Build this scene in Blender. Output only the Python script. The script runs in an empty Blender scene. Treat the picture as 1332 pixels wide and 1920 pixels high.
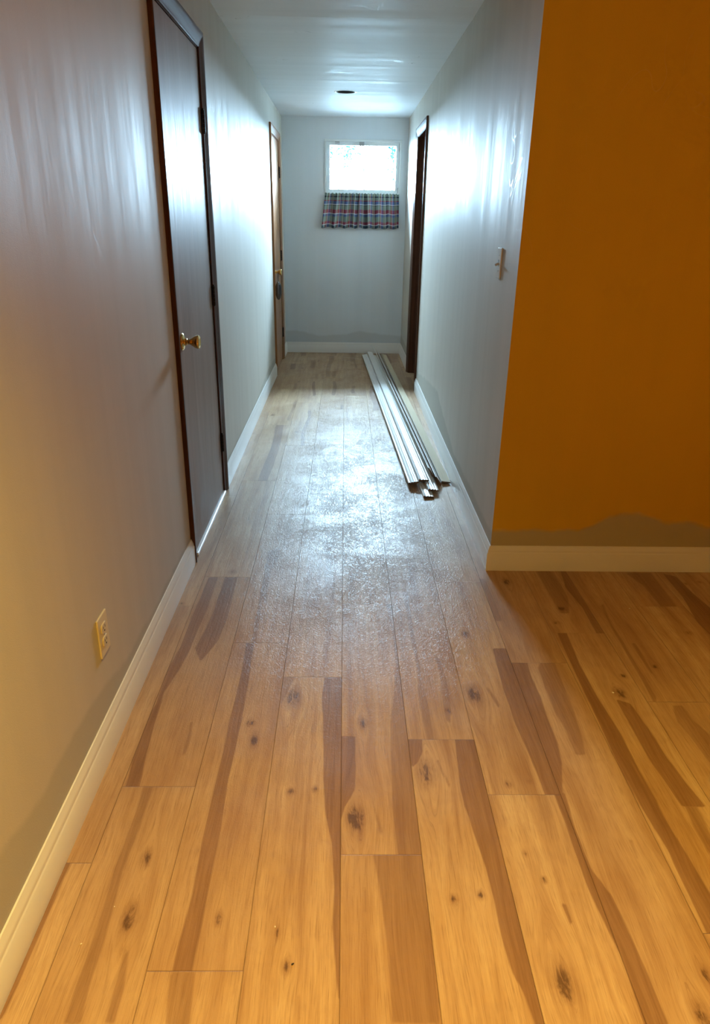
import bpy, bmesh, math, random
import numpy as np
from mathutils import Vector, Matrix, noise as mnoise
random.seed(7)
S = bpy.context.scene
COL = S.collection

# ------------------------------------------------------------------ camera
cam_d = bpy.data.cameras.new('camera'); cam = bpy.data.objects.new('camera', cam_d); COL.objects.link(cam)
RX = Vector((0.99979891, -0.01298091, 0.01528494)); UP = Vector((-0.00911616, 0.38469326, 0.92299946)); FW = Vector((0.01786138, 0.92295319, -0.38449756))
m = Matrix.Identity(4)
for i in range(3):
    m[i][0] = RX[i]; m[i][1] = UP[i]; m[i][2] = -FW[i]
m[0][3], m[1][3], m[2][3] = 0.0, 0.0, 1.37
cam.matrix_world = m
cam_d.sensor_fit = 'VERTICAL'; cam_d.sensor_height = 36.0; cam_d.lens = 36.0 * 1317.85 / 1920.0
cam_d.clip_start = 0.02; cam_d.clip_end = 300
S.camera = cam

# ------------------------------------------------------------------ sky, lamps, exposure
SKY = 345.0
SKYCOL = (0.53, 0.77, 1.0, 1)
w = bpy.data.worlds.new('sky'); S.world = w; w.use_nodes = True
bg = w.node_tree.nodes['Background']; bg.inputs[0].default_value = SKYCOL; bg.inputs[1].default_value = SKY
S.view_settings.view_transform = 'Standard'; S.view_settings.look = 'None'
S.view_settings.exposure = 0.12; S.view_settings.gamma = 1.0; S.view_settings.use_curve_mapping = False
S.cycles.max_bounces = 8; S.cycles.diffuse_bounces = 6; S.cycles.glossy_bounces = 3
S.cycles.transparent_max_bounces = 8; S.cycles.use_denoising = True
S.cycles.sample_clamp_indirect = 12.0
WARM = (1.0, 0.65, 0.12)
# (x, y, watts): recessed downlights of the near room
LAMPS = [(0.02, 0.30, 270.0), (2.35, -0.10, 350.0), (0.35, -1.7, 90.0)]

A, B, H, D, C = 0.640, 0.625, 2.298, 7.887, 2.668     # left wall, right wall, ceiling, end wall, corner
XR, YB = 4.2, -3.2                                    # near room
BH, BT = 0.112, 0.0145                                # skirting

# ------------------------------------------------------------------ helpers
def link(o, parent=None):
    COL.objects.link(o)
    if parent: o.parent = parent
    return o
def mesh(name, verts, faces, mat=None, parent=None, smooth=False, mats=None, fmat=None):
    me = bpy.data.meshes.new(name); me.from_pydata([tuple(v) for v in verts], [], faces); me.update()
    o = bpy.data.objects.new(name, me); link(o, parent)
    for mm in (mats or [mat]):
        if mm: me.materials.append(mm)
    if fmat:
        for p, k in zip(me.polygons, fmat): p.material_index = k
    if smooth:
        for p in me.polygons: p.use_smooth = True
    return o
def from_bm(name, bm, mat=None, parent=None, smooth=False):
    bmesh.ops.recalc_face_normals(bm, faces=bm.faces)
    me = bpy.data.meshes.new(name); bm.to_mesh(me); bm.free()
    o = bpy.data.objects.new(name, me); link(o, parent)
    if mat: me.materials.append(mat)
    if smooth:
        for p in me.polygons: p.use_smooth = True
    return o
def bm_box(bm, x0, x1, y0, y1, z0, z1, bev=0.0, seg=2):
    r = bmesh.ops.create_cube(bm, size=1.0)
    vs = r['verts']
    for v in vs:
        v.co = Vector(((x0+x1)/2 + v.co.x*(x1-x0), (y0+y1)/2 + v.co.y*(y1-y0), (z0+z1)/2 + v.co.z*(z1-z0)))
    if bev:
        es = list({e for v in vs for e in v.link_edges})
        bmesh.ops.bevel(bm, geom=es, offset=bev, segments=seg, affect='EDGES', profile=0.5)
def box(name, x0, x1, y0, y1, z0, z1, mat, parent=None, bev=0.0):
    bm = bmesh.new(); bm_box(bm, x0, x1, y0, y1, z0, z1, bev); return from_bm(name, bm, mat, parent)
def bm_lathe(bm, prof, mat4, seg=40):
    """profile [(r, h)] spun about local z, placed by mat4"""
    rings = []
    for r, h in prof:
        rings.append([bm.verts.new(mat4 @ Vector((r*math.cos(2*math.pi*k/seg), r*math.sin(2*math.pi*k/seg), h))) for k in range(seg)])
    for a_, b_ in zip(rings, rings[1:]):
        for k in range(seg): bm.faces.new((a_[k], a_[(k+1) % seg], b_[(k+1) % seg], b_[k]))
    bm.faces.new(rings[0]); bm.faces.new(rings[-1])
def lathe(name, prof, mat4, mat, parent=None, seg=40):
    bm = bmesh.new(); bm_lathe(bm, prof, mat4, seg)
    o = from_bm(name, bm, mat, parent, True); auto(o); return o
def auto(o, deg=35):
    me = o.data
    bm = bmesh.new(); bm.from_mesh(me)
    for e in bm.edges:
        if len(e.link_faces) == 2 and e.calc_face_angle(0) > math.radians(deg): e.smooth = False
    bm.to_mesh(me); bm.free()
    for p in me.polygons: p.use_smooth = True
def empty(name, loc=(0, 0, 0), rz=0.0):
    o = bpy.data.objects.new(name, None); o.location = loc; o.rotation_euler = (0, 0, rz); o.empty_display_size = 0.1
    return link(o)
def tag(o, label, cat, group=None, kind=None):
    o['label'] = label; o['category'] = cat
    if group: o['group'] = group
    if kind: o['kind'] = kind
    return o
def struct(o, label=None, cat=None):
    o['kind'] = 'structure'
    if label: o['label'] = label
    if cat: o['category'] = cat
    return o
def path_profile(name, prof, p0, p1, side, up, mat, parent=None, smooth=True, caps=True, n=1):
    """extrude closed profile [(s,u)] from p0 to p1; side/up are axes (may be a pair for start/end twist)"""
    p0, p1 = Vector(p0), Vector(p1)
    N = len(prof); vs = []
    for j in range(n+1):
        t = j/n; c = p0.lerp(p1, t)
        sd = Vector(side).normalized(); u = Vector(up).normalized()
        vs += [c + sd*a_ + u*b_ for a_, b_ in prof]
    fs = []
    for j in range(n):
        for k in range(N):
            fs.append((j*N+k, j*N+(k+1) % N, (j+1)*N+(k+1) % N, (j+1)*N+k))
    if caps: fs.append(tuple(range(N))); fs.append(tuple(range(n*N, n*N+N)))
    o = mesh(name, vs, fs, mat, parent)
    bm = bmesh.new(); bm.from_mesh(o.data); bmesh.ops.recalc_face_normals(bm, faces=bm.faces); bm.to_mesh(o.data); bm.free()
    if smooth: auto(o, 28)
    return o

# ------------------------------------------------------------------ materials
class NT:
    def __init__(s, name):
        s.m = bpy.data.materials.new(name); s.m.use_nodes = True; s.t = s.m.node_tree
        s.b = s.t.nodes['Principled BSDF']; s.out = s.t.nodes['Material Output']
    def n(s, typ, **kw):
        x = s.t.nodes.new('ShaderNode'+typ)
        for k, v in kw.items(): setattr(x, k, v)
        return x
    def l(s, a_, b_): s.t.links.new(a_, b_)
    def put(s, sock, v):
        if hasattr(v, 'is_output') or isinstance(v, bpy.types.NodeSocket): s.l(v, sock)
        else: sock.default_value = v
    def math(s, op, a_, b_=0.0, c_=0.0, clamp=False):
        x = s.n('Math', operation=op, use_clamp=clamp)
        s.put(x.inputs[0], a_); s.put(x.inputs[1], b_); s.put(x.inputs[2], c_)
        return x.outputs[0]
    def attr(s, name): return s.n('Attribute', attribute_name=name).outputs['Fac']
    def mapr(s, v, a_, b_, c_=0.0, d_=1.0, smooth=False):
        x = s.n('MapRange', interpolation_type='SMOOTHSTEP' if smooth else 'LINEAR')
        for k, q in enumerate((v, a_, b_, c_, d_)): s.put(x.inputs[k], q)
        return x.outputs[0]
    def mix(s, f, a_, b_, blend='MIX'):
        x = s.n('Mix', data_type='RGBA', blend_type=blend)
        s.put(x.inputs[0], f); s.put(x.inputs[6], a_); s.put(x.inputs[7], b_)
        return x.outputs[2]
    def noise(s, vec, scale=1.0, detail=3.0, rough=0.5, dist=0.0):
        x = s.n('TexNoise'); s.put(x.inputs['Vector'], vec)
        x.inputs['Scale'].default_value = scale; x.inputs['Detail'].default_value = detail
        x.inputs['Roughness'].default_value = rough; x.inputs['Distortion'].default_value = dist
        return x.outputs['Fac']
    def pos(s): return s.n('NewGeometry').outputs['Position']
    def sep(s, v):
        x = s.n('SeparateXYZ'); s.l(v, x.inputs[0]); return x.outputs
    def comb(s, x_, y_, z_):
        c = s.n('CombineXYZ')
        for k, q in enumerate((x_, y_, z_)): s.put(c.inputs[k], q)
        return c.outputs[0]
    def scale(s, v, sc):
        x = s.n('Mapping'); s.l(v, x.inputs[0]); x.inputs['Scale'].default_value = sc; return x.outputs[0]
    def ramp(s, f, stops, interp='LINEAR'):
        x = s.n('ValToRGB'); x.color_ramp.interpolation = interp; e = x.color_ramp.elements
        while len(e) < len(stops): e.new(1.0)
        for q, (p_, c_) in zip(e, stops): q.position = p_; q.color = (*c_, 1)
        s.put(x.inputs[0], f); return x.outputs[0]
    def bump(s, h, strength=0.3, dist=0.002, nrm=None):
        x = s.n('Bump'); x.inputs['Strength'].default_value = strength; x.inputs['Distance'].default_value = dist
        s.l(h, x.inputs['Height'])
        if nrm: s.l(nrm, x.inputs['Normal'])
        return x.outputs[0]
    def set(s, **kw):
        for k, v in kw.items(): s.put(s.b.inputs[k.replace('_', ' ')], v)
        return s.m

def simple(name, col, rough=0.5, metal=0.0, spec=0.5, nscale=40, namp=0.06, bump=0.0):
    t = NT(name); p = t.pos(); f = t.noise(p, nscale, 3)
    c2 = tuple(max(0, c*(1-namp*2)) for c in col)
    t.set(Base_Color=t.mix(f, (*c2, 1), (*col, 1)), Roughness=t.mapr(f, .2, .8, rough*.9, min(1, rough*1.1)), Metallic=metal)
    t.b.inputs['Specular IOR Level'].default_value = spec
    if bump: t.l(t.bump(f, bump, .001), t.b.inputs['Normal'])
    return t.m

def wall_paint(name, paint, patch, rough=0.36, streak_axis='z'):
    """rolled satin wall paint; the attribute 'band' (height above the ragged edge) shows older paint below it"""
    t = NT(name); p = t.pos()
    # long roller streaks
    sv = t.scale(p, (9, 9, .35) if streak_axis == 'z' else (.35, 9, 9))
    st = t.noise(sv, 1.0, 4, .6)
    fine = t.noise(p, 420, 2, .5)                # roller stipple
    mid = t.noise(t.scale(p, (40, 40, 6) if streak_axis == 'z' else (6, 40, 40)), 1, 3, .6)
    blot = t.noise(p, 2.2, 3, .5)
    edge = t.math('ADD', t.attr('band'), t.math('MULTIPLY', t.math('SUBTRACT', t.noise(p, 7, 3), .5), .05))
    k = t.mapr(edge, -.014, .014, 0, 1, True)
    base = t.mix(t.mapr(st, .3, .7), (*[c*.95 for c in paint], 1), (*paint, 1))
    base = t.mix(t.mapr(blot, .3, .75, 0, .35), base, (paint[0]*.95, paint[1]*.93, paint[2]*.88, 1))
    col = t.mix(k, (*patch, 1), base)
    r = t.math('ADD', t.mapr(st, .35, .65, rough+.07, rough-.05), t.mapr(mid, .3, .7, .03, -.03))
    r = t.math('ADD', r, t.mapr(k, 0, 1, .22, 0))
    # hard-edged shiny scuffs and scrapes
    ln = t.mapr(t.math('ABSOLUTE', t.math('SUBTRACT', t.noise(t.scale(p, (5, 5, 3)), 1, 1, .4, 1.6), .5)), 0, .010, 1, 0)
    sc = t.math('MULTIPLY', ln, t.mapr(t.noise(t.scale(p, (2.6, 2.6, 2.6)), 1, 2), .54, .60, 0, 1, True))
    zz = t.sep(p)[2]
    sc = t.math('MULTIPLY', sc, t.math('ADD', t.math('MULTIPLY', t.mapr(zz, 1.2, 1.4), t.mapr(zz, 2.0, 1.9)), t.mapr(zz, 2.27, 2.29), clamp=True))
    r = t.math('SUBTRACT', r, t.math('MULTIPLY', sc, .22))
    spc = t.math('ADD', .13, t.math('MULTIPLY', sc, .45))
    h = t.math('ADD', t.math('MULTIPLY', fine, .5), t.math('ADD', t.math('MULTIPLY', mid, .32), t.math('MULTIPLY', st, .22)))
    t.set(Base_Color=col, Roughness=r, Normal=t.bump(h, .35, .0016))
    t.l(spc, t.b.inputs['Specular IOR Level'])
    return t.m

M = {}
M['wall'] = wall_paint('hall_wall_paint', (.61, .575, .51), (.50, .48, .42), .56)
M['gold'] = wall_paint('room_wall_paint', (.72, .44, .03), (.50, .44, .28), .5)
M['end'] = wall_paint('end_wall_paint', (.78, .84, .89), (.65, .69, .71), .5)
M['ceil'] = wall_paint('ceiling_paint', (.80, .84, .87), (.80, .84, .87), .46, 'x')
M['trim'] = simple('white_trim_paint', (.82, .80, .76), .30, nscale=3, namp=.005)
M['plate'] = simple('white_plastic', (.80, .79, .76), .25, namp=.01)
M['ivory'] = simple('ivory_plastic', (.74, .64, .40), .3, namp=.01)
M['black'] = simple('dark_slot', (.01, .01, .01), .5)
M['hinge'] = simple('dark_bronze', (.035, .025, .018), .4, .8)
M['brass'] = simple('polished_brass', (.78, .55, .22), .16, 1.0, namp=.03)
M['screw'] = simple('steel_screw', (.5, .5, .5), .35, 1.0)
M['vinyl'] = simple('white_vinyl', (.80, .84, .84), .35, namp=.01)
M['alu'] = simple('white_threshold', (.86, .86, .84), .22, namp=.01)
M['can'] = simple('black_baffle', (.015, .015, .015), .6)
M['silver'] = simple('silver_metal', (.75, .76, .78), .22, 1.0)
M['gun'] = simple('dark_polished_metal', (.30, .31, .33), .25, .9)
M['cord'] = simple('black_cord', (.012, .01, .01), .7)
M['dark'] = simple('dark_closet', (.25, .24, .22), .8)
M['snow'] = simple('pale_ground', (.55, .6, .6), .9, nscale=3, namp=.1)
M['bark'] = simple('tree_bark', (.012, .022, .022), .9, nscale=10, spec=0)
M['leaf'] = simple('tree_leaves', (.003, .011, .012), .8, nscale=10, spec=0)
M['crumb'] = simple('pale_crumb', (.85, .8, .7), .7)
M['speck'] = simple('dark_splinter', (.03, .015, .008), .7)

def stained(name, c1, c2, rough=.3, axis='z', bumpy=.3, spec=.16):
    t = NT(name); p = t.pos(); t.b.inputs['Specular IOR Level'].default_value = spec
    g = t.noise(t.scale(p, (55, 55, 2.2) if axis == 'z' else (55, 2.2, 55)), 1, 5, .6, .6)
    b = t.noise(t.scale(p, (9, 9, .9) if axis == 'z' else (9, .9, 9)), 1, 3, .5, 1.2)
    f = t.math('ADD', t.math('MULTIPLY', g, .6), t.math('MULTIPLY', b, .4))
    t.set(Base_Color=t.ramp(f, [(.3, c1), (.7, c2)]), Roughness=t.mapr(g, .3, .7, rough*.85, rough*1.25),
          Normal=t.bump(t.math('ADD', g, t.math('MULTIPLY', b, .8)), bumpy, .0012))
    return t.m
M['walnut'] = stained('dark_stained_door', (.22, .15, .115), (.36, .27, .215), .48, spec=.11, bumpy=.45)
M['casing'] = stained('dark_stained_casing', (.045, .014, .006), (.11, .042, .02), .3)
M['casingh'] = stained('dark_stained_head_casing', (.045, .014, .006), (.11, .042, .02), .55, 'y', spec=.9)
M['oakdoor'] = stained('honey_stained_door', (.30, .13, .05), (.42, .21, .09), .3, bumpy=.15)
M['oakcase'] = stained('honey_stained_casing', (.20, .075, .025), (.34, .15, .055), .3)
M['oakcaseh'] = stained('honey_stained_head_casing', (.20, .075, .025), (.34, .15, .055), .5, 'y', spec=.6)
M['pine'] = stained('raw_pine', (.52, .42, .27), (.66, .56, .40), .6, 'y', .05)
M['cutend'] = simple('raw_cut_end', (.20, .12, .07), .8)

def floor_mat():
    t = NT('vinyl_plank_floor')
    uv = t.n('UVMap', uv_map='plank').outputs[0]; us = t.sep(uv)
    u, v = us[0], us[1]
    pid = t.attr('pid'); dark = t.attr('dark'); mid = t.attr('mid'); knot = t.attr('knot'); warp = t.attr('warp'); tone = t.attr('tone')
    gu = t.math('ADD', u, warp)
    zc = t.math('MULTIPLY', pid, 37.0)
    wav = t.noise(t.comb(t.math('MULTIPLY', gu, 9), t.math('MULTIPLY', v, 2.2), zc), 1, 2, .5)
    gw = t.math('ADD', gu, t.math('MULTIPLY', t.math('SUBTRACT', wav, .5), .035))
    g1 = t.noise(t.comb(t.math('MULTIPLY', gw, 26), t.math('MULTIPLY', v, 1.3), zc), 1, 4, .55)
    g2 = t.noise(t.comb(t.math('MULTIPLY', gw, 150), t.math('MULTIPLY', v, 5), zc), 1, 4, .65)
    g3 = t.noise(t.comb(t.math('MULTIPLY', gw, 650), t.math('MULTIPLY', v, 16), zc), 1, 2, .6)
    cl = t.noise(t.comb(t.math('MULTIPLY', u, 7), t.math('MULTIPLY', v, 4), zc), 1, 3, .5)
    light = t.ramp(g1, [(.30, (.31, .165, .078)), (.50, (.47, .295, .155)), (.70, (.60, .42, .24))])
    light = t.mix(t.mapr(tone, 0, 1, 0, .72), light, (.36, .20, .10, 1))
    light = t.mix(t.mapr(cl, .35, .7, 0, .25), light, (.66, .48, .29, 1))
    fig = t.noise(t.comb(t.math('MULTIPLY', gw, 16), t.math('MULTIPLY', v, 11), zc), 1, 4, .6, 1.0)
    light = t.mix(t.mapr(fig, .48, .75, 0, .30), light, (.36, .21, .11, 1))
    dk = t.ramp(t.math('ADD', t.math('MULTIPLY', g2, .6), t.math('MULTIPLY', g1, .4)), [(.3, (.15, .072, .036)), (.7, (.30, .155, .08))])
    jit = t.math('ADD', t.math('MULTIPLY', t.math('SUBTRACT', g2, .5), .010), t.math('MULTIPLY', t.math('SUBTRACT', wav, .5), .012))
    kd = t.mapr(t.math('ADD', dark, jit), -.0025, .0025, 0, 1, True)
    km = t.mapr(t.math('ADD', mid, t.math('MULTIPLY', jit, 1.3)), -.003, .004, 0, .58, True)
    c = t.mix(t.math('MAXIMUM', t.math('MULTIPLY', kd, .85), km), light, dk)
    c = t.mix(t.mapr(g2, .52, .30, 0, .30), c, (.24, .115, .05, 1))
    c = t.mix(t.mapr(g3, .48, .28, 0, .5), c, (.20, .10, .045, 1))
    knot = t.math('MULTIPLY', knot, t.mapr(t.noise(t.comb(t.math('MULTIPLY', u, 70), t.math('MULTIPLY', v, 18), zc), 1, 4, .7, .6), .25, .7, .35, 1.25))
    # rings round the knots
    c = t.mix(t.mapr(knot, .10, .75, 0, .50, True), c, (.22, .105, .05, 1))
    c = t.mix(t.mapr(knot, .55, .95, 0, .80, True), c, (.085, .040, .020, 1))
    # seams
    e1 = t.math('MINIMUM', u, t.math('SUBTRACT', .19, u)); e2 = t.math('MINIMUM', v, t.math('SUBTRACT', 1.158, v))
    e = t.math('MINIMUM', e1, e2)
    seam = t.mapr(e, .0004, .0012, 1, 0)
    c = t.mix(t.math('MULTIPLY', seam, .28), c, (.10, .05, .025, 1))
    P = t.pos()
    dust = t.noise(P, 3.1, 5, .62, .5); dust2 = t.noise(P, 14, 4, .7, 1.5)
    haze = t.mapr(t.math('ADD', t.math('MULTIPLY', dust, .65), t.math('MULTIPLY', dust2, .35)), .42, .62, 0, 1, True)
    rough = t.math('ADD', t.mapr(haze, 0, 1, .31, .40), t.mapr(g3, .3, .7, .04, -.03))
    # pressed relief of the planks: long ticks and short cross scuffs
    hs = t.noise(t.scale(P, (75, 60, 1)), 1, 3, .6, 2.0)
    hl = t.noise(t.comb(t.math('MULTIPLY', u, 420), t.math('MULTIPLY', v, 6), zc), 1, 2, .6)
    # foot traffic down the middle of the hallway has scuffed the finish
    ps = t.sep(P)
    lane = t.math('SUBTRACT', 1.0, t.mapr(t.math('ABSOLUTE', t.math('SUBTRACT', ps[0], .08)), .22, .52, 0, 1, True))
    lane = t.math('MULTIPLY', lane, t.mapr(ps[1], 1.7, 2.5, 0, 1, True))
    lane = t.math('ADD', t.math('MULTIPLY', lane, t.mapr(haze, 0, 1, .25, 1.0)), .08)
    hh = t.math('ADD', t.math('MULTIPLY', t.math('MULTIPLY', t.mapr(hs, .42, .62, 0, 1, True), .9), lane), t.math('MULTIPLY', hl, .30))
    hh = t.math('SUBTRACT', hh, t.math('MULTIPLY', seam, 1.2))
    t.set(Base_Color=c, Roughness=rough, Normal=t.bump(hh, .85, .0016))
    t.b.inputs['Specular IOR Level'].default_value = .24
    return t.m
M['floor'] = floor_mat()

def plaid_mat():
    t = NT('plaid_cotton')
    us = t.sep(t.n('UVMap', uv_map='cloth').outputs[0]); u, v = us[0], us[1]
    W_, N_, R_, G_, B_, K_ = (.86, .88, .92), (.015, .04, .07), (.36, .015, .035), (.24, .30, .23), (.09, .14, .33), (.02, .02, .02)
    hs = t.ramp(v, [(0, N_), (.08, W_), (.105, R_), (.18, G_), (.33, B_), (.40, W_), (.425, R_), (.53, G_), (.645, K_), (.665, W_), (.69, B_), (.77, R_), (.80, G_), (.88, K_), (.92, G_)], 'CONSTANT')
    vs = t.ramp(t.math('FRACT', t.math('MULTIPLY', u, 5.2)), [(0, N_), (.20, W_), (.24, G_), (.40, R_), (.47, W_), (.51, B_), (.66, G_), (.80, W_), (.84, N_)], 'CONSTANT')
    c = t.mix(.46, hs, vs)
    weave = t.noise(t.comb(t.math('MULTIPLY', u, 900), t.math('MULTIPLY', v, 300), 0.0), 1, 2)
    t.set(Base_Color=t.mix(t.mapr(weave, .3, .7, 0, .15), c, (.02, .02, .03, 1)), Roughness=.9)
    # thin cotton lets a little daylight through
    tr = t.n('BsdfTranslucent'); t.l(c, tr.inputs[0]); mx = t.n('MixShader'); mx.inputs[0].default_value = .12
    t.l(t.b.outputs[0], mx.inputs[1]); t.l(tr.outputs[0], mx.inputs[2]); t.l(mx.outputs[0], t.out.inputs[0])
    return t.m
M['plaid'] = plaid_mat()
def glass_mat():
    t = NT('window_glass'); t.t.nodes.remove(t.b)
    tr = t.n('BsdfTransparent'); tr.inputs[0].default_value = (.95, .98, .98, 1)
    gl = t.n('BsdfGlossy'); gl.inputs['Roughness'].default_value = .02
    fr = t.n('Fresnel'); fr.inputs[0].default_value = 1.45
    mx = t.n('MixShader'); t.l(fr.outputs[0], mx.inputs[0]); t.l(tr.outputs[0], mx.inputs[1]); t.l(gl.outputs[0], mx.inputs[2])
    t.l(mx.outputs[0], t.out.inputs[0]); return t.m
M['glass'] = glass_mat()
def lamp_mat():
    t = NT('warm_lamp'); t.set(Base_Color=(1, .8, .5, 1)); t.b.inputs['Emission Color'].default_value = (*WARM, 1); t.b.inputs['Emission Strength'].default_value = 6
    return t.m
M['lamp'] = lamp_mat()

# ------------------------------------------------------------------ walls (with holes, thickness and the ragged paint line)
def wall(name, axis, pos, thick, u0, u1, z0, z1, holes, mat, bandf, label=None, open0=False):
    """axis 'x': plane x=pos, u along y.  axis 'y': plane y=pos, u along x.  thick: signed, away from the visible face"""
    us = sorted(set([round(q, 4) for q in np.arange(u0, u1, .06)] + [u1] + [q for h in holes for q in h[:2]]))
    zs = sorted(set([z0, z1] + [round(q, 4) for q in np.arange(z0, .45, .05)] + [.8, 1.2, 1.6] + [q for h in holes for q in h[2:] if z0 <= q <= z1]))
    V = []; F = []; idx = {}; bands = []
    def P(u, z, t=0):
        return (pos+t, u, z) if axis == 'x' else (u, pos+t, z)
    def vid(i, j, t):
        k = (i, j, t)
        if k not in idx:
            idx[k] = len(V); V.append(P(us[i], zs[j], thick if t else 0)); bands.append(zs[j]-bandf(us[i]))
        return idx[k]
    def inhole(i, j):
        cu, cz = (us[i]+us[i+1])/2, (zs[j]+zs[j+1])/2
        return any(h[0] < cu < h[1] and h[2] < cz < h[3] for h in holes)
    ni, nj = len(us)-1, len(zs)-1
    for i in range(ni):
        for j in range(nj):
            if inhole(i, j): continue
            F.append((vid(i, j, 0), vid(i+1, j, 0), vid(i+1, j+1, 0), vid(i, j+1, 0)))
            F.append((vid(i, j, 1), vid(i, j+1, 1), vid(i+1, j+1, 1), vid(i+1, j, 1)))
            for (di, dj, a0, a1) in ((-1, 0, (i, j), (i, j+1)), (1, 0, (i+1, j+1), (i+1, j)), (0, -1, (i+1, j), (i, j)), (0, 1, (i, j+1), (i+1, j+1))):
                ii, jj = i+di, j+dj
                if open0 and ii < 0: continue
                if ii < 0 or jj < 0 or ii >= ni or jj >= nj or inhole(ii, jj):
                    F.append((vid(*a0, 0), vid(*a1, 0), vid(*a1, 1), vid(*a0, 1)))
    o = mesh(name, V, F, mat)
    a_ = o.data.attributes.new('band', 'FLOAT', 'POINT'); a_.data.foreach_set('value', bands)
    bm = bmesh.new(); bm.from_mesh(o.data); bmesh.ops.recalc_face_normals(bm, faces=bm.faces); bm.to_mesh(o.data); bm.free()
    return struct(o, label, 'wall')
def interp(pts):
    xs, ys = [q[0] for q in pts], [q[1] for q in pts]
    return lambda u: float(np.interp(u, xs, ys))
band_l = interp([(-3.2, .22), (.2, .27), (.98, .256), (1.15, .218), (1.33, .21), (1.37, .222), (1.52, .20), (1.78, .145), (2.1, .13), (2.33, .14), (2.57, .125), (3.7, .125), (5.05, .12), (5.83, .18), (6.54, .17), (7.9, .17)])
band_r = interp([(2.66, .17), (3.8, .16), (4.3, .25), (4.64, .32), (5.27, .26), (5.86, .19), (7.9, .2)])
band_g = interp([(.6, .176), (.8, .184), (1.0, .185), (1.04, .208), (1.08, .25), (1.15, .262), (1.25, .263), (1.32, .223), (1.54, .21), (2.2, .19), (4.3, .2)])
band_e = interp([(-.65, .22), (-.5, .232), (-.27, .18), (-.03, .193), (.2, .23), (.44, .20), (.7, .19)])
none = lambda u: -5.0
D1 = (2.755, 3.545, 2.042); D2 = (6.68, 7.445, 2.042); D3 = (6.08, 6.84, 2.045)   # rough openings: y0, y1, top
wall('wall_left', 'x', -A, -.12, YB, D+.12, 0, H, [(D1[0], D1[1], -1, D1[2]), (D2[0], D2[1], -1, D2[2])], M['wall'], band_l, 'long left wall, satin beige grey paint with a ragged darker strip along the skirting')
wall('wall_right', 'x', B, .12, C, D+.12, 0, H, [(D3[0], D3[1], -1, D3[2])], M['wall'], band_r, 'right wall of the hallway, grey satin paint with shiny scuffs', True)
WIN = (-.212, .560, 1.598, 2.104)
wall('wall_back', 'y', D, .12, -A, B, 0, H, [WIN], M['end'], band_e, 'pale end wall of the hallway around the small window')
wall('wall_room', 'y', C, .12, B, XR, 0, H, [], M['gold'], band_g, 'golden yellow wall right of the hallway corner', True)
wall('wall_room_right', 'x', XR, .12, YB, C, 0, H, [], M['gold'], none)
wall('wall_room_rear', 'y', YB, -.12, -A, XR, 0, H, [], M['wall'], none)

# ceiling: hall soffit and room, one slab with shallow board seams
def ceiling():
    xs = [-A, B]; ys = sorted(set(list(np.arange(C, D, .05)) + [D, 4.155, 4.168, 4.181, 5.886, 5.894, 5.902]))
    V = []; F = []
    def dz(y):
        d = 0
        if abs(y-4.168) < .12: d -= .004*(1-abs(y-4.168)/.12)
        if abs(y-5.894) < .005: d += .0015
        return d
    for y in ys:
        V += [(-A, y, H+dz(y)), (B, y, H+dz(y))]
    for k in range(len(ys)-1): F.append((2*k, 2*k+1, 2*k+3, 2*k+2))
    # cut out the strips round the can light and fill them with a panel that has a round hole
    hx, hy, hr = -.007, 6.405, .0757
    keep = [k for k in range(len(ys)-1) if not (ys[k] >= hy-.155 and ys[k+1] <= hy+.155)]
    cut = [k for k in range(len(ys)-1) if k not in keep]; ya, yb = ys[cut[0]], ys[cut[-1]+1]
    F = [F[k] for k in keep]
    sq = []
    NS = 48
    for k in range(NS):
        a_ = 2*math.pi*k/NS; c_, s_ = math.cos(a_), math.sin(a_)
        tx = ((B-hx) if c_ > 0 else (hx+A))/abs(c_) if abs(c_) > 1e-6 else 9e9
        ty = ((yb-hy) if s_ > 0 else (hy-ya))/abs(s_) if abs(s_) > 1e-6 else 9e9
        r_ = min(tx, ty); sq.append((hx+c_*r_, hy+s_*r_, H))
    n = len(V); V += sq + [(hx+hr*math.cos(2*math.pi*k/NS), hy+hr*math.sin(2*math.pi*k/NS), H) for k in range(NS)]
    for k in range(NS): F.append((n+k, n+(k+1) % NS, n+NS+(k+1) % NS, n+NS+k))
    for cx_, cy_ in ((B, yb), (-A, yb), (-A, ya), (B, ya)):
        V.append((cx_, cy_, H)); q = len(V)-1
        k = min(range(NS), key=lambda k: abs(math.atan2(math.sin(2*math.pi*(k+.5)/NS-math.atan2(cy_-hy, cx_-hx)), math.cos(2*math.pi*(k+.5)/NS-math.atan2(cy_-hy, cx_-hx)))))
        F.append((n+k, q, n+(k+1) % NS))
    n = len(V); V += [(-A, YB, H), (XR, YB, H), (XR, C, H), (-A, C, H)]; F.append((n, n+1, n+2, n+3))
    o = mesh('ceiling', V, F, M['ceil']); auto(o, 60)
    a_ = o.data.attributes.new('band', 'FLOAT', 'POINT'); a_.data.foreach_set('value', [1.0]*len(V))
    struct(o, 'glossy white painted ceiling with board seams', 'ceiling')
    # slab above
    return o
ceiling()
struct(box('floor_slab', -A-1.2, XR+.3, YB-.3, D+.3, -.2, -.006, M['dark']))
struct(box('ceiling_slab', -A-.2, XR+.2, YB-.2, D+.12, H+.16, H+.26, M['dark']))

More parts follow.
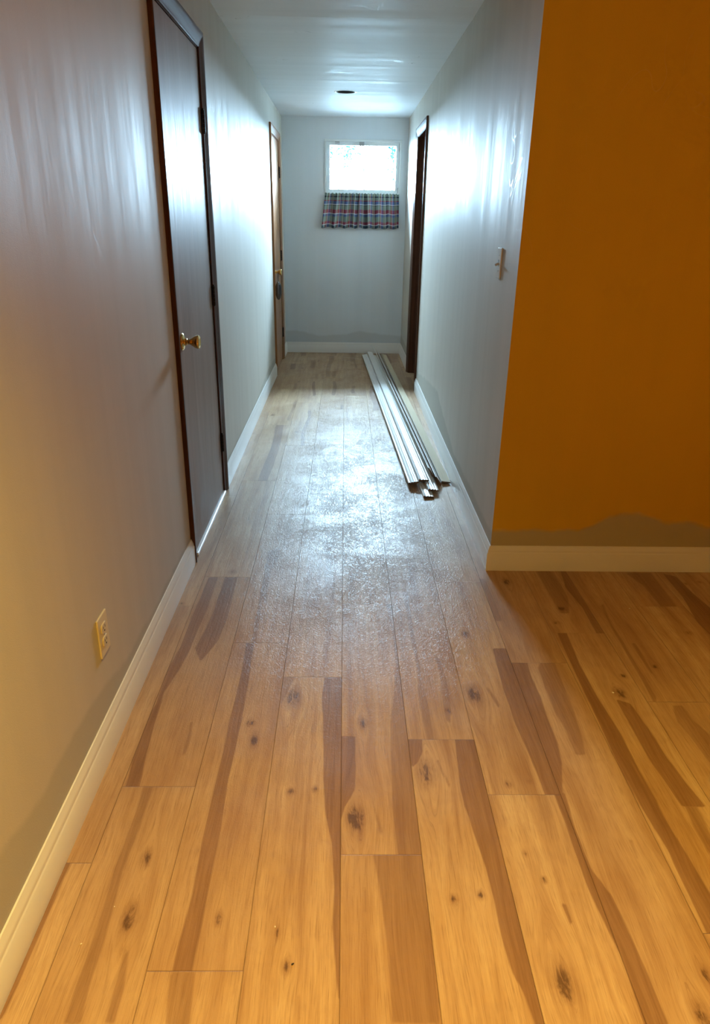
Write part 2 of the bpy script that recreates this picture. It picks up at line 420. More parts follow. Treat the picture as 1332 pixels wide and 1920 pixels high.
# ------------------------------------------------------------------ floor
STREAKS = [(0,1,[(-0.548,2.574),(-0.555,2.288),(-0.555,2.067),(-0.567,1.928),(-0.561,1.758),(-0.574,1.657),(-0.569,1.542),(-0.558,1.413),(-0.519,1.413),(-0.533,1.542),(-0.544,1.657),(-0.552,1.812),(-0.531,1.928),(-0.518,2.056),(-0.515,2.186),(-0.509,2.302),(-0.511,2.582)]),
(0,1,[(-0.481,2.583),(-0.432,2.583),(-0.426,2.344),(-0.424,2.237),(-0.43,2.115),(-0.469,1.98),(-0.503,2.056),(-0.488,2.186),(-0.48,2.33)]),
(0,1,[(-0.331,2.098),(-0.322,1.89),(-0.328,1.691),(-0.326,1.543),(-0.328,1.407),(-0.328,1.271),(-0.322,1.104),(-0.327,0.993),(-0.327,0.929),(-0.287,0.929),(-0.288,1.058),(-0.289,1.178),(-0.288,1.283),(-0.295,1.448),(-0.29,1.58),(-0.291,1.699),(-0.298,1.89),(-0.306,2.104)]),
(0,0.5,[(-0.332,2.817),(-0.326,2.611),(-0.321,2.339),(-0.314,2.087),(-0.295,2.087),(-0.311,2.416),(-0.289,2.34),(-0.3,2.624),(-0.28,2.732),(-0.278,2.862)]),
(0,0.7,[(-0.509,1.427),(-0.506,1.318),(-0.51,1.232),(-0.513,1.168),(-0.507,1.081),(-0.506,1.002),(-0.507,0.915),(-0.503,0.835),(-0.472,0.835),(-0.477,0.915),(-0.476,0.993),(-0.482,1.081),(-0.49,1.163),(-0.487,1.248),(-0.488,1.336),(-0.489,1.427)]),
(0,0.6,[(-0.435,0.989),(-0.433,0.915),(-0.43,0.835),(-0.409,0.835),(-0.409,0.896),(-0.421,0.973)]),
(0,1,[(-0.638,1.189),(-0.638,1.058),(-0.63,0.861),(-0.626,0.836),(-0.617,0.848),(-0.615,0.9),(-0.615,0.973),(-0.615,1.04),(-0.615,1.104),(-0.613,1.189)]),
(0,0.5,[(-0.331,0.933),(-0.324,0.878),(-0.316,0.83),(-0.27,0.83),(-0.28,0.933)]),
(0,1,[(-0.055,1.901),(-0.059,1.782),(-0.053,1.684),(-0.047,1.549),(-0.043,1.449),(-0.033,1.324),(-0.017,1.24),(-0.011,1.116),(-0.014,1.028),(-0.007,0.949),(0.001,0.877),(0.013,0.877),(0.013,1.449),(0.008,1.685),(0.008,1.902)]),
(0,0.8,[(-0.187,1.9),(-0.145,1.901),(-0.159,1.837),(-0.178,1.758),(-0.185,1.758)]),
(0,0.6,[(0.169,2.392),(0.186,2.168),(0.188,1.979),(0.17,1.84),(0.148,1.685),(0.134,1.411),(0.13,1.354),(0.133,1.295),(0.138,1.201),(0.206,1.201),(0.206,1.417),(0.204,1.488),(0.205,1.76),(0.202,1.925),(0.203,2.168),(0.197,2.392)]),
(0,1,[(-0.004,1.615),(0.045,1.616),(0.041,1.449),(0.039,1.411),(0.028,1.38),(0.014,1.353),(-0.001,1.289)]),
(0,0.6,[(0.076,1.214),(0.203,1.214),(0.19,0.833),(0.098,0.833),(0.105,0.948),(0.091,1.116)]),
(0,0.8,[(0.243,2.463),(0.245,2.116),(0.249,1.971),(0.24,1.8),(0.246,1.596),(0.271,1.596),(0.269,1.761),(0.264,1.883),(0.266,1.98),(0.262,2.116),(0.265,2.463)]),
(0,0.6,[(0.315,2.037),(0.324,1.926),(0.318,1.8),(0.313,1.686),(0.325,1.672),(0.335,1.761),(0.34,1.875),(0.333,1.999)]),
(0,0.9,[(0.192,1.609),(0.234,1.609),(0.23,1.55),(0.21,1.506),(0.193,1.488),(0.191,1.518)]),
(0,1,[(0.33,1.61),(0.321,1.488),(0.316,1.412),(0.317,1.354),(0.328,1.251),(0.335,1.173),(0.34,1.079),(0.339,1.007),(0.345,0.929),(0.36,0.883),(0.366,0.823),(0.39,0.823),(0.392,1.07),(0.396,1.325),(0.388,1.519),(0.4,1.61)]),
(0,1,[(0.526,2.067),(0.517,1.838),(0.518,1.663),(0.526,1.539),(0.532,1.384),(0.589,1.384),(0.594,2.067)]),
(0,0.7,[(0.557,2.583),(0.596,2.583),(0.599,2.372),(0.596,2.25),(0.568,2.249),(0.554,2.4)]),
(0,1,[(0.562,1.995),(0.628,1.996),(0.622,1.898),(0.625,1.802),(0.621,1.68),(0.618,1.592),(0.608,1.511),(0.579,1.39),(0.562,1.39),(0.54,1.839)]),
(0,0.8,[(0.678,1.996),(0.722,1.997),(0.715,1.812),(0.711,1.722),(0.7,1.616),(0.687,1.54),(0.655,1.54),(0.659,1.639),(0.652,1.713),(0.652,1.839),(0.657,1.949)]),
(1,0.9,[(0.556,1.402),(0.558,1.296),(0.556,1.214),(0.556,1.144),(0.561,1.07),(0.574,0.963),(0.573,0.91),(0.568,0.825),(0.613,0.825),(0.612,0.918),(0.609,1.006),(0.602,1.097),(0.579,1.163),(0.578,1.285),(0.587,1.402)]),
(0,0.8,[(0.825,2.653),(0.831,2.403),(0.832,2.306),(0.867,2.306),(0.898,2.433),(0.9,2.655)]),
(0,0.9,[(0.932,2.655),(0.909,2.509),(0.93,2.348),(0.925,2.153),(0.966,2.154),(0.977,2.363),(0.998,2.639)]),
(0,0.9,[(0.783,2.182),(0.777,2.025),(0.77,1.821),(0.77,1.664),(0.764,1.511),(0.761,1.359),(0.767,1.451),(0.767,1.349),(0.78,1.214),(0.774,1.07),(0.771,0.994),(0.823,1.07),(0.819,1.214),(0.814,1.349),(0.827,1.451),(0.818,1.359),(0.815,1.484),(0.818,1.632),(0.805,1.803),(0.802,1.981),(0.816,2.183)]),
(0,0.7,[(1.008,2.377),(0.991,2.216),(0.984,2.049),(0.979,1.89),(0.971,1.759),(0.992,1.804),(0.995,1.931),(1.001,2.06),(1.002,2.229),(1.022,2.377)]),
(0,0.8,[(1.025,2.106),(1.022,2.016),(1.025,1.921),(1.032,1.931),(1.04,2.038),(1.044,2.107)]),
(0,0.9,[(0.859,1.79),(0.858,1.664),(0.857,1.526),(0.873,1.354),(0.935,1.354),(0.92,1.437),(0.909,1.526),(0.906,1.648),(0.897,1.767)]),
(0,0.7,[(0.885,1.458),(0.882,1.374),(0.872,1.291),(0.87,1.199),(0.903,1.241),(0.912,1.326),(0.909,1.412),(0.909,1.458)]),
(0,0.7,[(1.203,2.643),(1.238,2.53),(1.241,2.338),(1.302,2.339),(1.309,2.5),(1.315,2.645)]),
(0,1,[(1.362,2.645),(1.358,2.44),(1.332,2.259),(1.337,2.145),(1.432,2.341),(1.416,2.471),(1.411,2.613)]),
(0,0.5,[(1.025,1.759),(1.008,1.682),(1.017,1.617),(1.022,1.512),(1.076,1.625),(1.056,1.69),(1.054,1.76)]),
(0,0.6,[(0.697,1.252),(0.695,1.194),(0.702,1.194),(0.706,1.252)]),
(0,0.9,[(0.486,1.081),(0.491,1.031),(0.497,1.031),(0.494,1.081)]),
(0,0.8,[(0.096,1.134),(0.104,0.987),(0.1,0.86),(0.104,0.86),(0.109,0.987),(0.103,1.134)]),
(0,0.6,[(0.054,1.12),(0.054,1.058),(0.058,1.058),(0.06,1.12)]),
(0,0.8,[(-0.111,1.838),(-0.098,1.782),(-0.088,1.728),(-0.083,1.732),(-0.094,1.79),(-0.104,1.838)]),
(0,0.8,[(0.081,1.36),(0.088,1.313),(0.098,1.267),(0.105,1.267),(0.098,1.318),(0.089,1.36)]),
(0,0.8,[(0.264,1.519),(0.273,1.464),(0.286,1.418),(0.292,1.424),(0.28,1.47),(0.271,1.519)]),
(0,0.8,[(0.46,1.847),(0.468,1.801),(0.481,1.747),(0.489,1.756),(0.479,1.81),(0.469,1.848)]),
(0,0.6,[(-0.078,0.888),(-0.073,0.834),(-0.069,0.834),(-0.074,0.888)]),
(0,0.5,[(-0.441,1.674),(-0.436,1.61),(-0.436,1.535),(-0.428,1.535),(-0.428,1.61),(-0.434,1.674)])]
KNOTS = [(-0.446,1.199,0.012,1.6,1),
(-0.444,1.049,0.016,1.8,1.3),
(-0.254,1.046,0.008,1.8,0.6),
(-0.148,1.789,0.022,1.7,1.6),
(0.041,1.315,0.022,1.8,1.6),
(0.232,1.467,0.022,1.8,1.6),
(0.418,1.81,0.022,1.7,1.6),
(0.067,1.671,0.014,1.5,1),
(0.324,1.731,0.01,1.5,0.7),
(0.447,2.155,0.013,1.4,0.8),
(-0.127,1.403,0.009,1.2,0.6),
(-0.066,1.411,0.007,1.2,0.5),
(-0.102,0.942,0.009,1.3,0.6),
(-0.128,1.012,0.006,2,0.4),
(0.253,1.09,0.009,1.1,0.7),
(0.314,1.099,0.008,1.1,0.6),
(0.444,1.43,0.009,1.1,0.6),
(0.503,1.44,0.006,1.2,0.4),
(0.463,1.139,0.006,1.2,0.5),
(0.436,1.212,0.005,1.6,0.4),
(0.441,0.907,0.02,1.7,1.5),
(0.727,0.921,0.012,1.5,0.8),
(0.684,0.845,0.014,1.6,1),
(0.681,2.553,0.016,1.4,1),
(0.849,2.34,0.016,1,0.9),
(0.799,2.239,0.01,1,0.5),
(1.054,1.963,0.009,1,0.5),
(0.926,1.91,0.009,1,0.5),
(0.883,1.818,0.018,1.2,1),
(1.263,2.175,0.01,1,0.5),
(1.487,2.565,0.008,1,0.4),
(1.423,2.551,0.007,1,0.4),
(-0.265,1.67,0.014,0.8,0.8),
(-0.246,1.599,0.012,2,1),
(-0.265,1.918,0.003,1,0.1),
(-0.272,1.972,0.005,2,0.3),
(-0.457,2.628,0.012,1.2,0.7),
(-0.612,2.362,0.008,1,0.4)]

PW, PL, X0 = .19, 1.158, .003
# far-end joint of one plank in each column (metres from the camera)
PHASE = {-4: 1.184, -3: 1.419, -2: .933, -1: 1.895, 0: 1.207, 1: 1.602, 2: 1.394, 3: 1.981, 4: 2.168, 5: 1.777, 6: 1.205, 7: 1.9, 8: 1.5, 9: 2.2, 10: 1.0, 11: 1.7, 12: 1.3, 13: 2.0, 14: 1.1, 15: 1.8, 16: 1.4, 17: 2.1, 18: 1.2, 19: .9, 20: 1.5}
def poly_sdf(px, py, poly):
    d = np.full(px.shape, 9.0); inside = np.zeros(px.shape, bool); n = len(poly)
    for i in range(n):
        x0, y0 = poly[i]; x1, y1 = poly[(i+1) % n]
        ex, ey = x1-x0, y1-y0; L = ex*ex+ey*ey+1e-12
        t = np.clip(((px-x0)*ex+(py-y0)*ey)/L, 0, 1)
        d = np.minimum(d, np.hypot(px-x0-t*ex, py-y0-t*ey))
        c = ((y0 > py) != (y1 > py))
        with np.errstate(divide='ignore', invalid='ignore'):
            xi = x0 + (py-y0)*(x1-x0)/((y1-y0) if y1 != y0 else 1e-9)
        inside ^= c & (px < xi)
    return np.where(inside, d, -d)
def build_floor():
    rng = np.random.RandomState(11)
    VX, UV, PID, DK, MD, KN, WP, TN, F = [], [], [], [], [], [], [], [], []; base = 0
    cents = [(sum(q[0] for q in p[2])/len(p[2]), (min(q[1] for q in p[2])+max(q[1] for q in p[2]))/2) for p in STREAKS]
    for col in range(-5, 24):
        xa = X0+col*PW; xb = xa+PW
        ph = PHASE.get(col, 1.0)
        k0 = math.floor((YB-ph)/PL)
        for k in range(k0, 20):
            ya = ph+k*PL; yb = ya+PL
            if yb < YB-.1: continue
            if xa > B+.15 and ya > C+.1 : continue
            if ya > D+.1: break
            near = yb > .7 and ya < 3.3 and -.8 < xa < 1.7
            hall = -.8 < xa < .8
            nu, nv = (38, 120) if near else ((14, 40) if hall and ya > 0 else (3, 6))
            u = np.linspace(0, PW, nu+1); v = np.linspace(0, PL, nv+1)
            U_, V_ = np.meshgrid(u, v); X = xa+U_; Y = ya+V_
            dark = np.full(X.shape, -.05); mid = np.full(X.shape, -.05); knot = np.zeros(X.shape); warp = np.zeros(X.shape)
            for (al, lv, poly), (cx, cy) in zip(STREAKS, cents):
                if al == 0 and not (xa <= cx < xb and ya <= cy < yb): continue
                xs = [q[0] for q in poly]; ys = [q[1] for q in poly]
                if max(xs) < xa-.02 or min(xs) > xb+.02 or max(ys) < ya or min(ys) > yb: continue
                s = poly_sdf(X, Y, poly)
                if lv >= .85: dark = np.maximum(dark, s)
                else: mid = np.maximum(mid, s)
            kl = [q for q in KNOTS if xa < q[0] < xb and ya < q[1] < yb]
            seen = near
            if not seen:
                # planks further off: streaks of the same print, chosen at random
                for _ in range(rng.randint(1, 3)):
                    c0 = rng.uniform(.01, .18); c1 = c0+rng.uniform(-.03, .03); hw = rng.uniform(.008, .03)
                    v0, v1 = sorted(rng.uniform(-.2, PL+.2, 2)); 
                    cc = c0+(c1-c0)*V_/PL + .008*np.sin(V_*rng.uniform(4, 9)+rng.uniform(0, 6))
                    s = np.minimum(hw-np.abs(U_-cc), np.minimum(V_-v0, v1-V_)*.15)
                    if rng.rand() < .6: dark = np.maximum(dark, s)
                    else: mid = np.maximum(mid, s)
                for _ in range(rng.randint(0, 3)): kl.append((xa+rng.uniform(.03, .16), ya+rng.uniform(.05, 1.1), rng.uniform(.006, .014), 1.5, .8))
            for (kx, ky, r, el, wa) in kl:
                dx = X-kx; dy = (Y-ky)/(el*1.15); q = dx*dx+dy*dy
                knot = np.maximum(knot, np.exp(-q/(2*(r*1.0)**2)))
                warp += -wa*np.sign(dx)*r*1.1*np.exp(-q/(2*(r*2.0)**2))*np.minimum(1, np.abs(dx)/(r*.4))
            nvv = X.size
            VX.append(np.stack([X.ravel(), Y.ravel(), np.zeros(nvv)], 1)); UV.append(np.stack([U_.ravel(), V_.ravel()], 1))
            PID.append(np.full(nvv, rng.rand())); TN.append(np.full(nvv, rng.rand() if not near else TONE.get((col, k), rng.rand()*.6)))
            for L_, a_ in ((DK, dark), (MD, mid), (KN, knot), (WP, warp)): L_.append(a_.ravel())
            ii = np.arange(nv)[:, None]*(nu+1)+np.arange(nu)[None, :]
            f = np.stack([ii, ii+1, ii+nu+2, ii+nu+1], -1).reshape(-1, 4)+base
            F.append(f); base += nvv
    V = np.concatenate(VX); F_ = np.concatenate(F)
    me = bpy.data.meshes.new('floor')
    me.vertices.add(len(V)); me.vertices.foreach_set('co', V.astype(np.float32).ravel())
    me.loops.add(F_.size); me.loops.foreach_set('vertex_index', F_.astype(np.int32).ravel())
    me.polygons.add(len(F_)); me.polygons.foreach_set('loop_start', np.arange(0, F_.size, 4, dtype=np.int32))
    me.update(calc_edges=True)
    uvl = me.uv_layers.new(name='plank'); uv = np.concatenate(UV)[F_.ravel()]; uvl.data.foreach_set('uv', uv.astype(np.float32).ravel())
    for nm, L_ in (('pid', PID), ('dark', DK), ('mid', MD), ('knot', KN), ('warp', WP), ('tone', TN)):
        a_ = me.attributes.new(nm, 'FLOAT', 'POINT'); a_.data.foreach_set('value', np.concatenate(L_).astype(np.float32))
    me.materials.append(M['floor']); me.validate()
    o = bpy.data.objects.new('floor', me); link(o)
    struct(o, 'wood look plank floor with dark heartwood streaks and knots, glossy scuffs down the hallway', 'floor')
TONE = {(-4, 0): .5, (-3, -1): .75, (-3, 0): .95, (-2, -1): .6, (-2, 0): .75, (-1, -1): .15, (-1, 0): .4, (0, -1): .75, (0, 0): .35, (1, -1): .2, (1, 0): .5,
        (2, -1): .1, (2, 0): .2, (3, -1): .55, (3, 0): .7, (4, -1): .45, (4, 0): .6, (5, 0): .45, (5, -1): .6}
build_floor()

# ------------------------------------------------------------------ skirting boards
BP = [(0, 0), (BT, 0), (BT, .080), (BT-.002, .083), (BT-.0035, .086), (BT-.003, .090), (BT-.005, .097), (BT-.008, .104), (BT-.0105, BH), (0, BH)]
def skirting(name, p0, p1, side, m0=0, m1=0, lab=None):
    """m0/m1: mitre amounts (+1 extends the outer face, -1 shortens it)"""
    p0, p1 = Vector(p0), Vector(p1); d = (p1-p0).normalized(); sd = Vector(side)
    vs = []
    for (c, sgn, mm) in ((p0, -1, m0), (p1, 1, m1)):
        for s_, z in BP: vs.append(c + sd*s_ + d*(sgn*mm*s_) + Vector((0, 0, z)))
    N = len(BP); fs = [(k, (k+1) % N, N+(k+1) % N, N+k) for k in range(N)] + [tuple(range(N)), tuple(range(N, 2*N))]
    o = mesh(name, vs, fs, M['trim'])
    bm = bmesh.new(); bm.from_mesh(o.data); bmesh.ops.recalc_face_normals(bm, faces=bm.faces); bm.to_mesh(o.data); bm.free(); auto(o, 40)
    struct(o, lab, 'baseboard')
CW = .064   # casing width
skirting('baseboard_left', (-A, YB, 0), (-A, D1[0]+.012-CW, 0), (1, 0, 0), -1, 0, 'long white baseboard on the near left wall below the outlet')
skirting('baseboard_left', (-A, D1[1]-.012+CW, 0), (-A, D2[0]+.012-CW, 0), (1, 0, 0), 0, 0, 'white baseboard between the two left doors')
skirting('baseboard_left', (-A, D2[1]-.012+CW, 0), (-A, D, 0), (1, 0, 0), 0, -1, 'short white baseboard beyond the far left door')
skirting('baseboard_back', (-A, D, 0), (B, D, 0), (0, -1, 0), -1, -1, 'white baseboard on the end wall under the window')
skirting('baseboard_right', (B, C, 0), (B, D3[0]+.012-CW, 0), (-1, 0, 0), 1, 0, 'white baseboard on the right hallway wall beside the trim stack')
skirting('baseboard_right', (B, D3[1]-.012+CW, 0), (B, D, 0), (-1, 0, 0), 0, -1, 'short white baseboard beyond the dark doorway')
skirting('baseboard_room', (B, C, 0), (XR, C, 0), (0, -1, 0), 1, -1, 'white baseboard on the golden wall, lit amber')
skirting('baseboard_room', (XR, YB, 0), (XR, C, 0), (-1, 0, 0), -1, -1)

# ------------------------------------------------------------------ doors
CP = [(0, 0), (0, .004), (.002, .006), (.006, .0068), (.012, .0072), (.030, .0122), (.048, .0175), (.056, .0184), (.061, .0172), (CW, .013), (CW, 0)]
def casing(parent, wx, sx, y0, y1, zt, ms, mh):
    """stained door casing, wx = wall face, sx = direction into the hall; y0,y1,zt = inner edges"""
    def build(name, ends, mat):
        N = len(CP); vs = []
        for fn in ends: vs += [fn(w_, t_) for w_, t_ in CP]
        fs = [(k, (k+1) % N, N+(k+1) % N, N+k) for k in range(N)] + [tuple(range(N)), tuple(range(N, 2*N))]
        o = mesh(name, vs, fs, mat, parent)
        bm = bmesh.new(); bm.from_mesh(o.data); bmesh.ops.recalc_face_normals(bm, faces=bm.faces); bm.to_mesh(o.data); bm.free(); auto(o, 30)
    build('side_casing', (lambda w_, t_: (wx+sx*t_, y0-w_, 0.001), lambda w_, t_: (wx+sx*t_, y0-w_, zt+w_)), ms)
    build('side_casing', (lambda w_, t_: (wx+sx*t_, y1+w_, 0.001), lambda w_, t_: (wx+sx*t_, y1+w_, zt+w_)), ms)
    build('head_casing', (lambda w_, t_: (wx+sx*t_, y0-w_, zt+w_), lambda w_, t_: (wx+sx*t_, y1+w_, zt+w_)), mh)
def jamb(parent, wx, sx, y0, y1, zt, mat, depth=.12, stop=True, stop_at=.045):
    bm = bmesh.new(); t_ = .018; xa, xb = sorted((wx, wx-sx*depth))
    bm_box(bm, xa, xb, y0-t_, y0, 0, zt+t_); bm_box(bm, xa, xb, y1, y1+t_, 0, zt+t_); bm_box(bm, xa, xb, y0, y1, zt, zt+t_)
    if stop:
        sa, sb = sorted((wx-sx*stop_at, wx-sx*(stop_at+.034)))
        bm_box(bm, sa, sb, y0, y0+.011, 0, zt); bm_box(bm, sa, sb, y1-.011, y1, 0, zt); bm_box(bm, sa, sb, y0+.011, y1-.011, zt-.011, zt)
    return from_bm('door_jamb', bm, mat, parent)
def knob_set(parent, x, y, z, sx, mat):
    R_ = Matrix.Translation((x, y, z)) @ Matrix.Rotation(math.pi/2*sx, 4, 'Y')
    rose = [(.002, 0), (.033, 0), (.0335, .002), (.031, .006), (.024, .009), (.0165, .0115), (.0155, .014), (.002, .014)]
    kn = [(.002, .012), (.0125, .012), (.013, .020), (.0105, .022), (.0100, .027), (.0108, .031), (.0135, .036), (.0185, .044), (.0235, .052), (.0262, .060), (.0265, .065), (.0245, .0685), (.021, .070), (.0185, .0685), (.010, .0665), (.002, .066)]
    lathe('door_knob', kn, R_, mat, parent, 48); lathe('rosette', rose, R_, mat, parent, 48)
def hinge(parent, x, y, z, sx, mat):
    bm = bmesh.new()
    Rm = Matrix.Translation((x+sx*.006, y, z-.044))
    for k in range(5): bm_lathe(bm, [(.001, k*.0178), (.0072, k*.0178), (.0072, k*.0178+.0172), (.001, k*.0178+.0172)], Rm, 16)
    bm_lathe(bm, [(.001, .088), (.0045, .089), (.005, .092), (.001, .096)], Rm, 16); bm_lathe(bm, [(.001, -.006), (.005, -.003), (.0045, 0), (.001, .001)], Rm, 16)
    xa, xb = sorted((x+sx*.0005, x+sx*.003))
    bm_box(bm, xa, xb, y-.016, y+.014, z-.044, z+.045)
    o = from_bm('hinge', bm, mat, parent); auto(o, 40)
def door(name, wx, sx, y0, y1, zt, msl, ms, mh, ky, kz, hy, hzs, gap, label, knobm):
    root = empty(name, (0, 0, 0)); struct(root, label, 'door')
    j = jamb(root, wx, sx, y0, y1, zt, ms)
    casing(root, wx, sx, y0-.006, y1+.006, zt+.006, ms, mh)
    xs = sorted((wx-sx*.001, wx-sx*.038))
    box('door_slab', xs[0], xs[1], y0+.003, y1-.003, gap, zt-.003, msl, root, .0015)
    knob_set(root, wx-sx*.001, ky, kz, sx, knobm)
    for z in hzs: hinge(root, wx+sx*.002, hy, z, sx, M['hinge'] if knobm == M['brass'] and msl == M['walnut'] else M['hinge'])
    return root
d1 = door('door_1', -A, 1, D1[0]+.018, D1[1]-.018+.018, 2.035, M['walnut'], M['casing'], M['casingh'], 2.835, .912, 3.552, (1.76, 1.018, .278), .016, 'flat dark brown wooden door with a brass knob on the near left wall', M['brass'])
box('threshold', -A-.035, -A+.012, D1[0]+.019, D1[1]-.001, .0005, .0135, M['alu'], d1, .002)
d2 = door('door_2', -A, 1, D2[0]+.018, D2[1]-.018+.018, 2.035, M['oakdoor'], M['oakcase'], M['oakcaseh'], 6.745, .915, 7.452, (1.77, 1.025, .28), .012, 'narrow honey brown wooden door at the far end of the left wall', M['brass'])
d3 = empty('door_3'); struct(d3, 'open doorway with dark stained jamb and casing near the end of the right wall', 'doorway')
jamb(d3, B, -1, D3[0]+.018, D3[1]-.018, 2.03, M['casing'], .12, True, .05)
casing(d3, B, -1, D3[0]+.012, D3[1]-.012, 2.036, M['casing'], M['casingh'])
# side room beyond the doorway and closets behind the shut doors (dark, closed boxes)
def room(name, x0, x1, y0, y1, open_side):
    V = [(x, y, z) for z in (0.0, H) for (x, y) in ((x0, y0), (x1, y0), (x1, y1), (x0, y1))]
    F = {'s': (0, 1, 5, 4), 'e': (1, 2, 6, 5), 'n': (2, 3, 7, 6), 'w': (3, 0, 4, 7)}
    fs = [f for k, f in F.items() if k != open_side] + [(4, 5, 6, 7)]
    if name != 'wall_side_room': fs.append((0, 1, 2, 3))
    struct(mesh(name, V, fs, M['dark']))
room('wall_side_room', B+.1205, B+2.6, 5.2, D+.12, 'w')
struct(mesh('floor_side_room', [(B+.15, 5.2, -.001), (B+2.6, 5.2, -.001), (B+2.6, D, -.001), (B+.15, D, -.001)], [(0, 1, 2, 3)], M['floor']))
room('wall_closet', -A-1.0, -A-.1205, 2.5, 3.8, 'e')
room('wall_closet', -A-1.0, -A-.1205, 6.4, D+.12, 'e')

# ------------------------------------------------------------------ window
wn = empty('window_1'); struct(wn, 'small white hopper window high on the end wall, blown out by daylight', 'window')
x0, x1, z0, z1 = WIN
def rect_frame(name, x0, x1, z0, z1, wd, ya, yb, mat, parent, bev=.002):
    bm = bmesh.new()
    bm_box(bm, x0, x1, ya, yb, z1-wd, z1, bev); bm_box(bm, x0, x1, ya, yb, z0, z0+wd, bev)
    bm_box(bm, x0, x0+wd, ya, yb, z0+wd, z1-wd, bev); bm_box(bm, x1-wd, x1, ya, yb, z0+wd, z1-wd, bev)
    return from_bm(name, bm, mat, parent)
rect_frame('window_frame', x0, x1, z0, z1, .020, D-.012, D+.115, M['vinyl'], wn)
rect_frame('window_sash', x0+.0195, x1-.0195, z0+.0195, z1-.0195, .033, D+.020, D+.055, M['vinyl'], wn)
box('window_pane', x0+.05, x1-.05, D+.034, D+.038, z0+.05, z1-.05, M['glass'], wn)
bm = bmesh.new(); bm_box(bm, .135, .185, D+.006, D+.020, z1-.056, z1-.020, .002); bm_box(bm, .150, .172, D-.002, D+.006, z1-.048, z1-.030, .002)
from_bm('latch', bm, M['screw'], wn)
bm = bmesh.new(); bm_box(bm, -.108, -.062, D+.004, D+.018, z1-.030, z1-.020, .001); bm_box(bm, -.108, -.062, D+.004, D+.014, z1-.044, z1-.037, .001)
from_bm('bracket', bm, M['screw'], wn)
bm = bmesh.new(); bm_box(bm, x1-.026, x1-.021, D+.002, D+.016, z1-.10, z1-.03, .001); bm_box(bm, x1-.030, x1-.021, D+.002, D+.016, z0+.022, z0+.075, .001)
from_bm('stay_arm', bm, M['screw'], wn)
pt = bpy.data.lights.new('window_portal', 'AREA'); pt.shape = 'RECTANGLE'; pt.size = .80; pt.size_y = .54
try: pt.cycles.is_portal = True
except Exception: pass
po = bpy.data.objects.new('window_portal', pt); link(po); po.location = ((x0+x1)/2, D+.125, (z0+z1)/2); po.rotation_euler = (-math.pi/2, 0, 0)

# outdoors, seen through the pane
gnd = mesh('ground_outside', [(-30, D+.12, 1.30), (30, D+.12, 1.30), (30, 60, 1.30), (-30, 60, 1.30)], [(0, 1, 2, 3)], M['snow'])
struct(gnd, 'pale ground outside the window', 'ground')
def tree(x, y, h, seed, label):
    rg = random.Random(seed); root = empty('tree', (x, y, 1.30)); tag(root, label, 'tree', 'trees outside the window')
    bm = bmesh.new(); segs = []
    def limb(p, d, L, r, depth):
        q = p + d*L
        segs.append((p, q, r, r*.6))
        if depth:
            for _ in range(4 if depth > 1 else 3):
                dd = (d + Vector((rg.uniform(-1, 1), rg.uniform(-1, 1), rg.uniform(-.2, .7)))*.8).normalized()
                limb(p.lerp(q, rg.uniform(.45, 1)), dd, L*rg.uniform(.45, .65), r*.5, depth-1)
    limb(Vector((0, 0, 0)), Vector((0, 0, 1)), h*.55, h*.012, 3)
    for p, q, r0, r1 in segs:
        z = (q-p).normalized(); a_ = z.orthogonal().normalized(); b_ = z.cross(a_)
        rr = [[bm.verts.new(c + (a_*math.cos(k*math.pi/3)+b_*math.sin(k*math.pi/3))*r) for k in range(6)] for c, r in ((p, r0), (q, r1))]
        for k in range(6): bm.faces.new((rr[0][k], rr[0][(k+1) % 6], rr[1][(k+1) % 6], rr[1][k]))
    from_bm('trunk', bm, M['bark'], root)
    bm = bmesh.new()
    for p, q, r0, r1 in segs:
        if r0 > h*.0045: continue
        for _ in range(6):
            c = p.lerp(q, rg.random()) + Vector((rg.uniform(-1, 1), rg.uniform(-1, 1), rg.uniform(-1, 1)))*.07
            a_ = Vector((rg.uniform(-1, 1), rg.uniform(-1, 1), rg.uniform(-1, 1))).normalized(); b_ = a_.orthogonal().normalized(); s_ = rg.uniform(.018, .042)
            bm.faces.new([bm.verts.new(c+a_*s_), bm.verts.new(c+b_*s_*.5), bm.verts.new(c-a_*s_), bm.verts.new(c-b_*s_*.5)])
    from_bm('foliage', bm, M['leaf'], root)
tree(-.12, 14.0, 2.0, 3, 'leftmost bare tree seen faintly through the window')
tree(.36, 14.6, 2.2, 5, 'middle tree seen faintly through the window, below the latch')
tree(.86, 14.2, 1.9, 9, 'rightmost tree seen faintly through the window')

